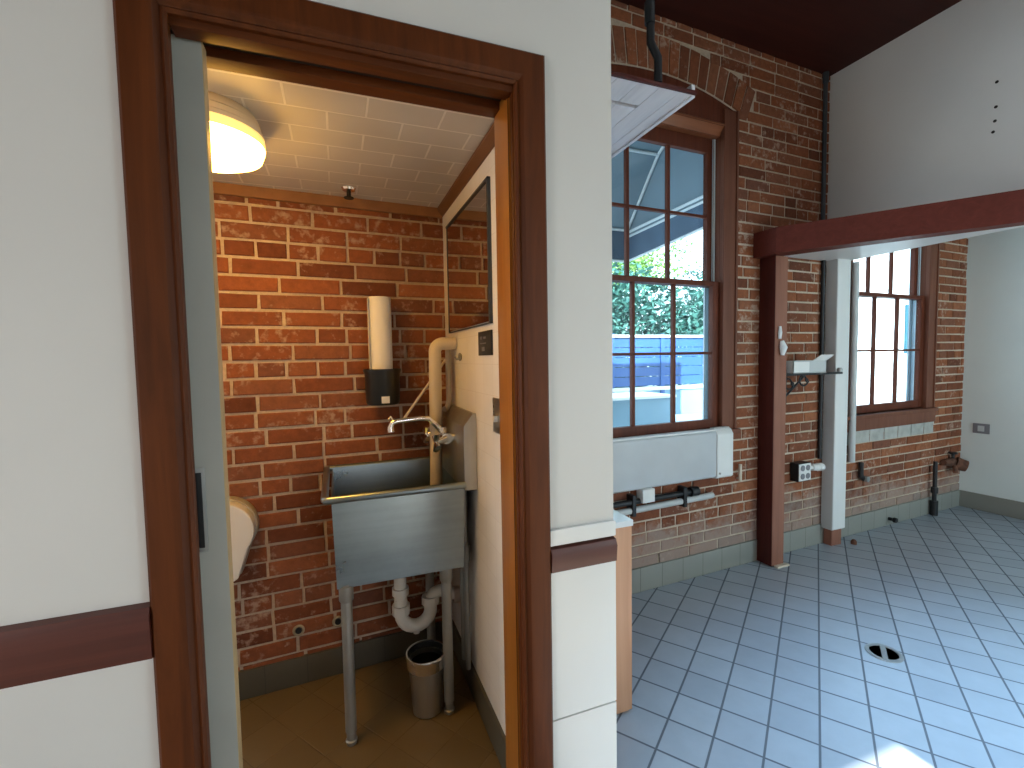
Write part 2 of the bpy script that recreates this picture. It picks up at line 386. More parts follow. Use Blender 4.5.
# ------------------------------------------------------------------ setting: brick wall
def make_brick_wall():
    mb = MB(BM)
    T0, T1 = .004, .13
    cuts = [WS] + [c + d for c, _ in WIN for d in (-HW, HW)] + [WE]
    cuts.sort()
    for i in range(len(cuts) - 1):
        a, b = cuts[i], cuts[i + 1]
        w = [c for c, _ in WIN if abs((a + b) / 2 - c) < HW]
        if not w: mb.box(a, b, T0, T1, -.05, CZ + .1, 1)
        else:
            mb.box(a, b, T0, T1, -.05, SILL, 1)
            c = w[0]; N = 16
            top = [(c - HW + 2 * HW * k / N, arch_z(-HW + 2 * HW * k / N)) for k in range(N + 1)]
            for k in range(N):
                (x0, z0), (x1, z1) = top[k], top[k + 1]
                mb.prism([(x0, z0), (x1, z1), (x1, CZ + .1), (x0, CZ + .1)], T0, T1, 'y', 1)
    rnd = random.Random(3)
    course = .0727; L = .242; mt = .0125
    z = .006; row = 0
    BANDH = .20
    def brick(a, b, z0, z1):
        if b - a < .02: return
        d = rnd.uniform(-.003, .0015); j = lambda: rnd.uniform(-.0018, .0018)
        e = .004
        fr = [(a + j(), d + rnd.uniform(-.001, .001), z0 + j()), (b + j(), d + rnd.uniform(-.001, .001), z0 + j()), (b + j(), d + rnd.uniform(-.001, .001), z1 + j()), (a + j(), d + rnd.uniform(-.001, .001), z1 + j())]
        fi = [(a + e, d - .0025, z0 + e), (b - e, d - .0025, z0 + e), (b - e, d - .0025, z1 - e), (a + e, d - .0025, z1 - e)]
        bk = [(p[0], .02, p[2]) for p in fr]
        mb.add(fi + fr + bk, [(0, 1, 2, 3), (0, 4, 5, 1), (1, 5, 6, 2), (2, 6, 7, 3), (3, 7, 4, 0), (4, 8, 9, 5), (5, 9, 10, 6), (6, 10, 11, 7), (7, 11, 8, 4)], 0)
    while z < CZ:
        zt = z + course - mt; zm = (z + zt) / 2
        s = WS + (0 if row % 2 else -L / 2) + rnd.uniform(-.02, .02)
        header_row = row % 7 == 5
        while s < WE:
            r = rnd.random()
            ln = (L * .5 if header_row or r < .09 else L) * rnd.uniform(.95, 1.05) - mt
            segs = [(max(s, WS), min(s + ln, WE))]
            for c, _ in WIN:
                new = []
                for a, b in segs:
                    if SILL - .005 < zt and z < SPR: lo, hi = c - HW, c + HW
                    elif zt >= SPR and z < arch_z(0) + BANDH:
                        # leave room for the fan of upright bricks
                        zc_ = SPR - math.sqrt(ARC_R ** 2 - HW ** 2); am_ = math.asin((HW + .085) / ARC_R)
                        zb_, ze_ = zc_ + ARC_R * math.cos(am_), zc_ + (ARC_R + BANDH) * math.cos(am_)
                        if zt < zb_: hw_ = HW
                        elif z < ze_: hw_ = max(HW, math.tan(am_) * (min(zt, ze_) - zc_) + .008)
                        else: hw_ = math.sqrt(max(0, (ARC_R + BANDH + .006) ** 2 - (z + .025 - zc_) ** 2))
                        lo, hi = c - hw_, c + hw_
                    elif SILL - .12 < zt <= SILL and c > 1: lo, hi = c - HW - .02, c + HW + .03
                    else: new.append((a, b)); continue
                    if b <= lo or a >= hi: new.append((a, b))
                    else:
                        if a < lo: new.append((a, lo - .006))
                        if b > hi: new.append((hi + .006, b))
                segs = new
            for a, b in segs: brick(a, b, z, min(zt, CZ))
            s += ln + mt
        z += course; row += 1
    # fans of upright bricks over the arches
    for c, _ in WIN:
        zc = SPR - math.sqrt(ARC_R ** 2 - HW ** 2)
        am = math.asin((HW + .085) / ARC_R); n = 20
        for i in range(n):
            a0 = -am + 2 * am * (i + .07) / n; a1 = -am + 2 * am * (i + .93) / n
            d = rnd.uniform(-.005, .001)
            for r0, r1 in ((ARC_R + .004, ARC_R + BANDH),):
                q = [(c + r0 * math.sin(a0), zc + r0 * math.cos(a0)), (c + r0 * math.sin(a1), zc + r0 * math.cos(a1)), (c + r1 * math.sin(a1), zc + r1 * math.cos(a1)), (c + r1 * math.sin(a0), zc + r1 * math.cos(a0))]
                q = [(x, min(zz, CZ)) for x, zz in q]
                mb.hexa([(x, d, zz) for x, zz in q], [(x, .02, zz) for x, zz in q], 0)
    # pale upright sill bricks under the second window
    c = WIN[1][0]; k = 0
    s = c - HW
    while s < c + HW:
        mb.box(s, min(s + .185, c + HW), -.006, .02, .73, .835, 2); s += .195
    o = struct('wall_back', mb, [m_brick, m_mortar, plain('grey_painted_brick', (.40, .40, .37), .7, var=.2, scale=12)], label='exposed red brick outer wall with pale mortar joints', smooth=False, recalc=True)
make_brick_wall()

# floors
fl = MB().box(.62, 5.6, .3, 3, -.05, 0).box(-3.1, .62, .3, 1.185, -.05, 0)
struct('floor_front', MB().box(-3.1, 5.6, -3.2, .3, -.05, 0), wood('warm_bounce_floor', (.42, .36, .27), (.55, .48, .38), 'X', .5, .5, 0), smooth=False)  # unseen floor, coloured warm to bounce warm light onto the walls
struct('floor', fl, m_tile, label='grey square tiles laid at an angle', smooth=False)
KX0, KX1, KY0, KY1 = 1.3, 3.36, .35, 1.05      # unseen skylight opening, invented to light the floor
struct('ceiling', MB().box(-3.1, 5.6, KY1, 2.9, CZ, CZ + .1).box(-3.1, 5.6, -3.2, KY0, CZ, CZ + .1).box(-3.1, KX0, KY0, KY1, CZ, CZ + .1).box(KX1, 5.6, KY0, KY1, CZ, CZ + .1), m_ceil, label='dark red-brown board ceiling', smooth=False)
shf = MB()
for q in ((KX0 - .05, KX0, KY0 - .05, KY1 + .05), (KX1, KX1 + .05, KY0 - .05, KY1 + .05), (KX0, KX1, KY0 - .05, KY0), (KX0, KX1, KY1, KY1 + .05)): shf.box(*q, CZ, CZ + 1.1)
struct('added_shaft', shf, m_grey_wall, label='added shaft of an invented skylight, blocking the sun', smooth=False)  # unseen shaft added to keep the sun out of the invented skylight
struct('floor_bathroom', MB().box(-1.3, .62, 1.185, 2.5, -.05, 0), m_tileb, label='washroom floor coloured brown for warm lamplight', smooth=False)
struct('ceiling_bathroom', MB().box(-1.2, .51, 1.25, 2.36, 2.18, 2.24), m_bathceil, label='white embossed tile ceiling of the washroom', smooth=False)

# partition with the pocket, in skins
XL, XR = -.283, .437
p = MB().box(-3.1, XL - .015, 1.12, 1.15, 0, CZ).box(-3.1, XL - .015, 1.215, 1.25, 0, CZ).box(-3.1, -1.22, 1.15, 1.215, 0, CZ)
p.box(XL - .015, XR + .013, 1.12, 1.25, 2.141, CZ)
struct('wall_front', p, m_white, label='white painted partition wall around the washroom doorway', smooth=False)
struct('wall_front_pier', MB().box(XR + .013, .726, 1.12, 1.25, 0, CZ), m_white, label='white wall pier beside the doorway', smooth=False)
struct('wall_side', MB().box(.51, .73, 1.25, wall_y(.6) + .02, 0, CZ), [m_bathtile], label='white washroom side wall with faint tile joints', smooth=False)
struct('wall_bathroom', MB().box(-1.3, -1.2, 1.25, 2.3, 0, CZ), m_white, smooth=False)
struct('wall_left', MB().box(-3.2, -3.1, -3.2, -1.6, 0, CZ).box(-3.2, -3.1, -.2, 1.25, 0, CZ).box(-3.2, -3.1, -1.6, -.2, 0, .85).box(-3.2, -3.1, -1.6, -.2, 2.15, CZ), m_white, smooth=False)  # unseen opening invented for the left fill lamp
# room behind the camera: wall with unseen openings invented for sun and daylight
rw = MB().box(-3.2, 5.6, -3.2, -3.05, 0, .12).box(-3.2, 5.6, -3.2, -3.05, 2.62, CZ)
for a, b in ((-3.2, .7), (1.915, 3.9), (5.2, 5.6)): rw.box(a, b, -3.2, -3.05, .12, 2.62)
rw.box(3.9, 5.2, -3.2, -3.05, .12, .9).box(3.9, 5.2, -3.2, -3.05, 2.4, 2.62)
struct('wall_rear', rw, m_white, smooth=False)
for i, (a, b) in enumerate(((.7, 1.915), (3.9, 5.2))):
    w = MB()
    n = 2; z0_, z1_ = ((.12, 2.62), (.9, 2.4))[i]
    for k in range(n + 1):
        x = a + (b - a) * k / n; w.box(x - .02, x + .02, -3.17, -3.12, z0_, z1_)
    w.box(a, b, -3.17, -3.12, z0_, z0_ + .05).box(a, b, -3.17, -3.12, z1_ - .03, z1_)
    wo = struct('window_%d' % (3 + i), w, m_blackm, smooth=False)  # frame of an unseen window invented for daylight
# right wall, perpendicular to the brick wall, with a side window towards the back
rm = MB(BM)
rm.box(3.752, 3.9, -1.9, .3, 0, CZ).box(3.752, 3.9, -5.6, -1.9, 0, CZ)
struct('wall_right', rm, m_right, label='pale end wall with grey tile base', smooth=False)
# header wall above the opening
hx0, hx1 = 3.42, 3.57
struct('wall_upper', MB().box(hx0, hx1, -3.05, wall_y(3.42) + .015, 2.20, CZ), m_grey_wall, label='grey-white upper wall above the timber beam', smooth=False)

# baseboards
bb = MB(BM)
bb.box(-1.0 + .07, 3.752, -.012, .01, 0, .15)
struct('baseboard_back', bb, m_base, bevel=.003, label='grey tile base along the brick wall')
struct('baseboard_right', MB(BM).box(3.738, 3.755, -1.9, -.012, 0, .15), m_base, bevel=.003, label='grey tile base along the end wall')
struct('baseboard_bathroom', MB(BM).box(-2.9, -1.172, -.014, .01, 0, .125), m_baseb, bevel=.003, label='dark tile base in the washroom')
struct('baseboard_side', MB().box(.497, .512, 1.26, wall_y(.5) - .01, 0, .125), m_baseb, bevel=.003, label='dark tile base of washroom side wall')

# ------------------------------------------------------------------ door casing, jambs
def casing_profile():
    # (distance from the opening edge, protrusion)
    return [(0, 0), (0, .012), (.006, .018), (.012, .012), (.016, .014), (.022, .021), (.030, .023), (.078, .020), (.084, .014), (.084, 0)]
def casing():
    mb = MB(); pr = casing_profile(); n = len(pr)
    x0, x1, zt = XL, XR, 2.13
    rings = []
    for (x, z, sx, sz) in ((x0, 0, -1, 0), (x0, zt, -1, 1), (x1, zt, 1, 1), (x1, 0, 1, 0)):
        rings.append([(x + sx * d, 1.12 - h, z + sz * d) for d, h in pr])
    vs = [q for g in rings for q in g]; fs = []
    for i in range(3):
        for j in range(n - 1): fs.append((i * n + j, i * n + j + 1, (i + 1) * n + j + 1, (i + 1) * n + j))
    fs.append(list(range(n))); fs.append([3 * n + j for j in range(n)][::-1])
    mb.add(vs, fs); return mb
struct('trim_1', casing(), m_trim, label='wide reddish brown mitred casing around the washroom doorway', ang=25)
j = MB()
# strike side jamb: two strips with a groove; head: two strips with a dark slot
j.box(XR - .002, XR + .012, 1.118, 1.134, 0, 2.135).box(XR + .004, XR + .012, 1.134, 1.145, 0, 2.135)
j.box(XR - .004, XR + .012, 1.145, 1.252, 0, 2.135, 1)
j.box(XL, XR, 1.118, 1.158, 2.115, 2.14, 2).box(XL, XR, 1.205, 1.252, 2.115, 2.14, 2).box(XL, XR, 1.158, 1.205, 2.136, 2.14, 3)
j.box(XL - .014, XL - .006, 1.118, 1.152, 0, 2.135).box(XL - .014, XL - .006, 1.213, 1.252, 0, 2.135)
struct('trim_2', j, [m_trim, m_jamb, m_trimX, m_dkslot], label='brown door jamb lining with a dark track slot', bevel=.0015)
d = struct('door_1', MB().box(-1.15, -.240, 1.166, 1.201, .008, 2.125), [m_door], label='grey sliding washroom door, mostly inside the wall', bevel=.0015)
struct('door_edge', MB().box(-.2405, -.2385, 1.167, 1.200, .01, 2.122), m_dooredge, d, smooth=False)
pl = struct('flush_pull', MB().box(-.322, -.275, 1.1625, 1.168, 1.04, 1.225), m_galv, d, bevel=.002)
struct('pull_recess', MB().box(-.318, -.281, 1.1615, 1.1635, 1.05, 1.215), m_black, d, bevel=.0008)

# chair rails and lower wall panels
def rail(x0, x1, z0, z1, y=1.12): return MB().prism([(y, z0), (y - .02, z0 + .004), (y - .024, z1 - .02), (y - .017, z1 - .004), (y, z1)], x0, x1, 'x')
struct('trim_3', rail(-3.1, XL - .084, .856, .969), m_railm, label='dark mahogany chair rail on the wall beside the door')
struct('trim_4', rail(XR + .084, .724, .868, .938), m_railm, label='short mahogany chair rail on the pier')
struct('trim_5', MB().box(XR + .084, .727, 1.108, 1.12, .941, .985), m_white_g, bevel=.004, label='white cap moulding above the pier rail')
pn = MB().box(XR + .086, .729, 1.112, 1.12, .45, .866).box(XR + .086, .729, 1.112, 1.12, .01, .445)
struct('trim_6', pn, m_white_g, bevel=.002, label='white lower panels of the pier with a seam')

# ------------------------------------------------------------------ bathroom
struct('trim_7', MB().prism([(.51, 2.18), (.51, 2.143), (.502, 2.143), (.482, 2.168), (.482, 2.18)], 1.25, wall_y(.5) - .002, 'y'), m_corn, label='brown cornice strip on washroom side wall')
struct('trim_8', MB(BM).box(-2.9, -1.165, -.02, .0, 2.135, 2.18), plain('brown_painted_strip', (.28, .13, .055), .6, var=.15, scale=12), label='brown strip along the top of the washroom brick')

# ceiling lamp
lx, ly = -.33, 1.61
L = thing('ceiling_lamp', 'round lit lamp with cream base on the washroom ceiling', 'lamp', (lx, ly, 2.05))
obj('lamp_base', MB().lathe([(.128, 2.18), (.138, 2.165), (.138, 2.155), (.143, 2.15), (.143, 2.135), (.15, 2.13), (.15, 2.118)], (lx, ly, 0), n=48), m_lampb, L)
obj('shade_ring', MB().lathe([(.144, 2.122), (.151, 2.117), (.152, 2.092)], (lx, ly, 0), n=48), m_ring, L)
obj('lamp_shade', MB().lathe([(.1505, 2.092), (.150, 2.084), (.142, 2.062), (.11, 2.048), (.04, 2.044)], (lx, ly, 0), n=48), m_shade, L)

# sprinkler
S = thing('sprinkler_head', 'small dark sprinkler head on the washroom ceiling', 'sprinkler', (.075, 2.12, 2.13))
obj('escutcheon', MB().lathe([(.03, 2.18), (.026, 2.172), (.012, 2.168)], (.075, 2.12, 0), n=20), m_chrome, S)
obj('body', MB().lathe([(.009, 2.172), (.009, 2.15), (.005, 2.148), (.005, 2.14)], (.075, 2.12, 0), n=12), m_blackm, S)
obj('deflector', MB().lathe([(.02, 2.143), (.02, 2.139)], (.075, 2.12, 0), n=16), m_blackm, S)

# mirror on the side wall
mi = thing('wall_mirror', 'wall mirror in a thin dark frame above the steel sink', 'mirror', (.505, 1.83, 1.57))
my0, my1, mz0, mz1 = 1.525, 2.16, 1.572, 2.066
obj('mirror_glass', MB().box(.5035, .509, my0 + .008, my1 - .008, mz0 + .008, mz1 - .008), m_mirror, mi, smooth=False)
fr = MB().box(.498, .51, my0, my0 + .012, mz0, mz1).box(.501, .51, my1 - .004, my1, mz0, mz1).box(.501, .51, my0, my1, mz0, mz0 + .004).box(.498, .51, my0, my1, mz1 - .008, mz1)
obj('mirror_frame', fr, plain('dark_grey_frame', (.06, .07, .08), .4, .5), mi, smooth=False)

# small sign and switch on the side wall
sg = thing('wall_sign', 'small black plate with pale marks under the mirror', 'sign', (.508, 1.64, 1.44))
obj('plate', MB().box(.503, .51, 1.53, 1.685, 1.462, 1.55), m_black, sg, bevel=.001)
mk = MB()
for a, b, c, dd in ((1.59, 1.62, 1.522, 1.530), (1.64, 1.655, 1.52, 1.532), (1.59, 1.66, 1.504, 1.508), (1.605, 1.64, 1.478, 1.493)): mk.box(.5025, .5035, a, b, c, dd)
obj('pale_marks', mk, m_grey, sg, smooth=False)
sw = thing('switch_plate', 'steel switch plate on the white washroom wall by the door jamb', 'switch', (.508, 1.5, 1.19))
obj('plate', MB().box(.504, .51, 1.44, 1.53, 1.195, 1.315), m_steel, sw, bevel=.002)
obj('toggle', MB().box(.492, .505, 1.478, 1.488, 1.235, 1.255), m_whitep, sw, bevel=.002)

# toilet paper dispenser on the brick, partly behind the door
tx, tz = -.455, .772; ty = wall_y(tx) - .004
tp = thing('toilet_paper_dispenser', 'round white jumbo roll dispenser on the brick beside the door edge', 'dispenser', (tx, ty, tz - .2))
pts = [(tx + .122 * math.cos(a), tz + .122 * math.sin(a)) for a in [math.radians(-38 + 256 * i / 40) for i in range(41)]]
pts += [(tx - .06, tz - .20), (tx - .03, tz - .215), (tx + .03, tz - .215), (tx + .055, tz - .20)]
obj('back_case', MB().prism(pts, ty - .05, ty, 'y'), plain('grey_beige_case', (.42, .38, .31), .5), tp, bevel=.004)
obj('front_cover', MB().prism([(tx + (a - tx) * .97, tz + (b - tz) * .97) for a, b in pts], ty - .115, ty - .05, 'y'), m_whitep, tp, bevel=.012, seg=4)
k = MB()
for a, b, c, dd in ((-.02, .032, .045, .05), (-.02, .032, -.03, -.025), (.028, .033, -.03, .05)): k.box(tx + a, tx + b, ty - .117, ty - .113, tz + c, tz + dd)
obj('window_outline', k, m_grey, tp, smooth=False)

# paper towel holder and the roll standing in it
hxc, hyc = .193, wall_y(.19) - .088
ph = thing('wall_holder', 'black cylindrical wall holder with white label on the brick', 'holder', (hxc, hyc, 1.25))
obj('cup', MB().lathe([(.02, 1.25), (.068, 1.252), (.074, 1.262), (.077, 1.39), (.083, 1.402), (.083, 1.412), (.074, 1.412), (.072, 1.39), (.068, 1.285), (.02, 1.28)], (hxc, hyc, 0), n=40), m_black, ph)
obj('wall_bracket', MB().box(hxc - .03, hxc + .03, hyc + .066, wall_y(hxc) + .0, 1.28, 1.38), m_black, ph, bevel=.003)
vs = []
for z in (1.262, 1.292):
    for i in range(7):
        a = -PI / 2 - .22 + .44 * i / 6 + .05; vs.append((hxc + .0795 * math.cos(a), hyc + .0795 * math.sin(a), z))
lb = MB().add(vs, [(i, i + 1, i + 8, i + 7) for i in range(6)])
obj('paper_label', lb, m_whitep, ph, recalc=False)
pr_ = tag(obj('paper_towel_roll', MB().lathe([(.012, 1.30), (.050, 1.30), (.050, 1.728), (.047, 1.732), (.012, 1.732)], (hxc - .003, hyc, 0), n=40).prism([(hxc - .055, hyc - .035), (hxc - .049, hyc - .01), (hxc - .049, hyc + .02), (hxc - .056, hyc + .0)], 1.31, 1.725, 'z'), m_paper), 'tall white paper roll standing in the black wall holder', 'paper roll')

# --- utility sink
sx0, sx1, sy0, sy1 = -.035, .462, 1.775, 2.235
sz0 = .612
def rimz(y): return .952 + (y - 1.775) / .46 * .012
sk = thing('utility_sink', 'deep stainless steel utility sink on legs against the white wall', 'sink', (.2, 2.0, 0))
b = MB()
o4 = lambda e, z: [(sx0 + e, sy0 + e, z), (sx1 - e, sy0 + e, z), (sx1 - e, sy1 - e, z), (sx0 + e, sy1 - e, z)]
top = [(x, y, rimz(y)) for x, y, _ in o4(0, 0)]; topi = [(x, y, rimz(y)) for x, y, _ in o4(.004, 0)]
bot = o4(.008, sz0); boti = o4(.018, sz0 + .012)
b.add(top + bot + topi + boti, [(0, 4, 5, 1), (1, 5, 6, 2), (2, 6, 7, 3), (3, 7, 4, 0), (4, 7, 6, 5), (8, 9, 13, 12), (9, 10, 14, 13), (10, 11, 15, 14), (11, 8, 12, 15), (12, 13, 14, 15), (0, 1, 9, 8), (1, 2, 10, 9), (2, 3, 11, 10), (3, 0, 8, 11)])
obj('basin', b, m_steelh, sk, bevel=.008, seg=3)
rim = MB()
ro = .014
path = [(sx1 + .0, sy0 - .012, rimz(sy0)), (sx0 - .008, sy0 - .012, rimz(sy0)), (sx0 - .018, sy0 - .006, rimz(sy0)), (sx0 - .022, sy0 + .006, rimz(sy0)), (sx0 - .022, sy1 - .0, rimz(sy1)), (sx0 - .016, sy1 + .008, rimz(sy1)), (sx0, sy1 + .010, rimz(sy1)), (sx1, sy1 + .010, rimz(sy1))]
rim.tube(path, ro, 12)
obj('rim', rim, m_steelh, sk)
bs = MB()
bx = .457
bs.prism([(bx, .95), (bx, 1.185), (.497, 1.235), (.509, 1.235), (.509, .93), (bx, .93)], 1.757, sy1 - .005, 'y')
obj('backsplash', bs, m_steel, sk, bevel=.003)
for (lx_, ly_) in ((.004, 1.80), (.385, 1.812), (.004, 2.19), (.385, 2.19)):
    g = MB().lathe([(.0205, sz0 + .01), (.0205, .05), (.017, .046), (.017, .02), (.022, .016), (.018, 0)], (lx_, ly_, 0), n=20)
    lg = obj('leg', g, m_galv if ly_ < 2 else m_galv, sk)
    obj('leg_socket', MB().lathe([(.026, sz0 + .004), (.026, sz0 - .05), (.023, sz0 - .055)], (lx_, ly_, 0), n=20), m_galv, lg)
# --- service faucet with wall brace
fa = thing('service_faucet', 'chrome service faucet with diagonal wall brace above the steel sink', 'faucet', (.42, 2.02, 1.09))
fy = 2.02
obj('spout', MB().tube([(.425, fy, 1.135), (.40, fy, 1.165), (.37, fy, 1.192), (.33, fy, 1.196), (.235, fy, 1.19), (.213, fy, 1.183), (.207, fy, 1.165), (.207, fy, 1.145)], [.014, .013, .012, .0115, .0115, .0125, .014, .016], 14), m_chrome, fa)
obj('pail_hook', MB().tube([(.215, fy, 1.198), (.208, fy, 1.21), (.20, fy, 1.2)], .005, 8), m_chrome, fa)
obj('valve_body', MB().tube([(.425, fy - .105, 1.115), (.425, fy + .105, 1.115)], .023, 14).tube([(.43, fy, 1.115), (.43, fy, 1.15)], .02, 14).tube([(.43, fy - .085, 1.115), (.463, fy - .085, 1.115)], .02, 14).tube([(.43, fy + .085, 1.115), (.463, fy + .085, 1.115)], .02, 14), m_chrome, fa)
for s_ in (-1, 1):
    h = MB().tube([(.425, fy + s_ * .10, 1.115), (.38, fy + s_ * .115, 1.105)], [.016, .012], 12)
    for k in range(4):
        a = k * PI / 2 + .4; c = Vector((.378, fy + s_ * .116, 1.105))
        h.tube([c, c + Vector((0, math.cos(a), math.sin(a))) * .042], [.009, .012], 8)
    obj('handle', h, m_chrome, fa)
obj('brace_rod', MB().tube([(.262, fy, 1.196), (.44, 2.13, 1.40), (.506, 2.175, 1.475)], .006, 10), plain('pale_rod', (.75, .68, .62), .3, .3), fa)
# --- pipes over the sink
pi_ = MB()
py = 2.06
pi_.tube([(.40, py, .72), (.405, py, .95), (.413, py, 1.45)] + arc((.449, 1.485), .036, 180, 90, 7, 'xz', py) + [(.48, py, 1.521), (.506, py, 1.521)], .028, 18)
tag(obj('drain_pipe', pi_, m_cream), 'thick cream pipe bending from the wall down into the steel sink', 'pipe')
tag(obj('supply_riser', MB().tube([(.486, 2.125, 1.53), (.486, 2.125, 1.27), (.484, 2.12, 1.245), (.47, 2.105, 1.225), (.455, 2.09, 1.222)], .0125, 12).tube([(.486, 2.125, 1.50), (.486, 2.125, 1.545)], .018, 12), m_cream), 'thin cream riser pipe behind the thick bent pipe', 'pipe')
hk = thing('wall_hook', 'small round wall hook plate right of the bent cream pipe', 'hook', (.505, 1.98, 1.45))
obj('plate', MB().lathe([(.018, -.004), (.018, .0), (.012, .006)], (.506, 1.975, 1.46), 'x', 18), m_galv, hk)
obj('hook', MB().tube([(.505, 1.975, 1.455), (.49, 1.975, 1.45), (.484, 1.975, 1.462)], .005, 8), m_galv, hk)

# --- drain trap under the sink
ty_ = 2.0
tr = thing('drain_trap', 'white plastic p-trap under the steel sink', 'pipe', (.3, ty_, .26))
obj('tailpiece', MB().tube([(.224, ty_, sz0 - .0), (.224, ty_, .40)], .026, 18).tube([(.224, ty_, .575), (.224, ty_, .545)], .036, 18).tube([(.224, ty_, .47), (.224, ty_, .44)], .035, 18), m_pvc, tr)
ub = [(.224, ty_, .42), (.224, ty_, .36)] + arc((.288, .352), .064, 180, 360, 12, 'xz', ty_) + [(.352, ty_, .38)]
obj('trap_bend', MB().tube(ub, .028, 18).tube([(.288, ty_, .29), (.288, ty_, .255)], .014, 12), m_pvc, tr)
obj('slip_nut', MB().lathe([(.038, .355), (.038, .395)], (.224, ty_, 0), n=10), m_pvc, tr)
obj('slip_nut', MB().lathe([(.038, .375), (.038, .41)], (.352, ty_, 0), n=10), m_pvc, tr)
ob = [(.352, ty_, .40)] + arc((.39, .405), .038, 180, 90, 5, 'xz', ty_) + [(.42, ty_, .443)]
obj('trap_arm', MB().tube([(x, y, z - .02) for x, y, z in ob] + [(.43, ty_, .42), (.452, ty_, .40), (.508, ty_, .39)], .026, 18), m_pvc, tr)
obj('wall_coupling', MB().lathe([(.036, .455), (.036, .48), (.034, .482), (.034, .508)], (0, ty_, .392), 'x', 20), plain('pinkish_coupling', (.6, .48, .43), .5), tr)
# --- stop valves and supply lines on the side wall under the sink
for (vy, lab, topz) in ((1.86, 'grey supply pipe with stop valve under the sink, nearer the doorway', .93), (1.93, 'grey supply pipe with stop valve under the sink, nearer the brick wall', .92)):
    sv = thing('supply_pipe', lab, 'pipe', (.48, vy, .3), 'supply pipes under the sink')
    obj('pipe', MB().tube([(.482, vy, .13), (.482, vy, topz)], .011, 12), m_galv, sv)
    vl = obj('stop_valve', MB().tube([(.482, vy, .60), (.482, vy, .67)], .017, 12).tube([(.482, vy, .635), (.452, vy, .635)], .011, 10), m_galv, sv)
    obj('valve_handle', MB().lathe([(.02, .438), (.022, .444), (.02, .452)], (0, vy, .635), 'x', 12), m_chrome, vl)

# --- trash can under the sink
cxx, cyy = .305, 1.865
tc = thing('trash_can', 'small open stainless trash can with bright rim under the sink', 'trash can', (cxx, cyy, 0))
obj('body', MB().lathe([(.056, 0), (.061, .004), (.071, .195), (.071, .222), (.068, .222), (.058, .01), (.02, .008)], (cxx, cyy, 0), n=44), m_steel, tc)
obj('rim_band', MB().lathe([(.0725, .190), (.078, .193), (.080, .228), (.084, .240), (.082, .248), (.077, .248), (.073, .228), (.0725, .190)], (cxx, cyy, 0), n=44, cap=False), m_chrome, tc)
obj('black_inside', MB().lathe([(.076, .244), (.066, .195), (.056, .03), (.02, .02)], (cxx, cyy, 0), n=36, cap=False), m_black, tc)  # black inner surface of the can

# --- pipe end rings on the brick near the floor
for (rx, lab) in ((-.2, 'small pale pipe ring on the low brick near the dispenser'), (-.035, 'small pale pipe ring on the low brick near the sink leg')):
    yy = wall_y(rx) - .002
    rg = thing('pipe_ring', lab, 'pipe fitting', (rx, yy, .22), 'pipe rings low on the brick')
    obj('ring', MB().tube([(rx + .02 * math.cos(a), yy - .008, .25 + .02 * math.sin(a)) for a in [2 * PI * i / 20 for i in range(20)]], .006, 8, closed=True), plain('tarnished_ring', (.42, .36, .25), .5, .5), rg)
    obj('pipe_end', MB().lathe([(.013, -.016), (.013, .004)], (rx, yy, .25), 'y', 16), m_blackm, rg)

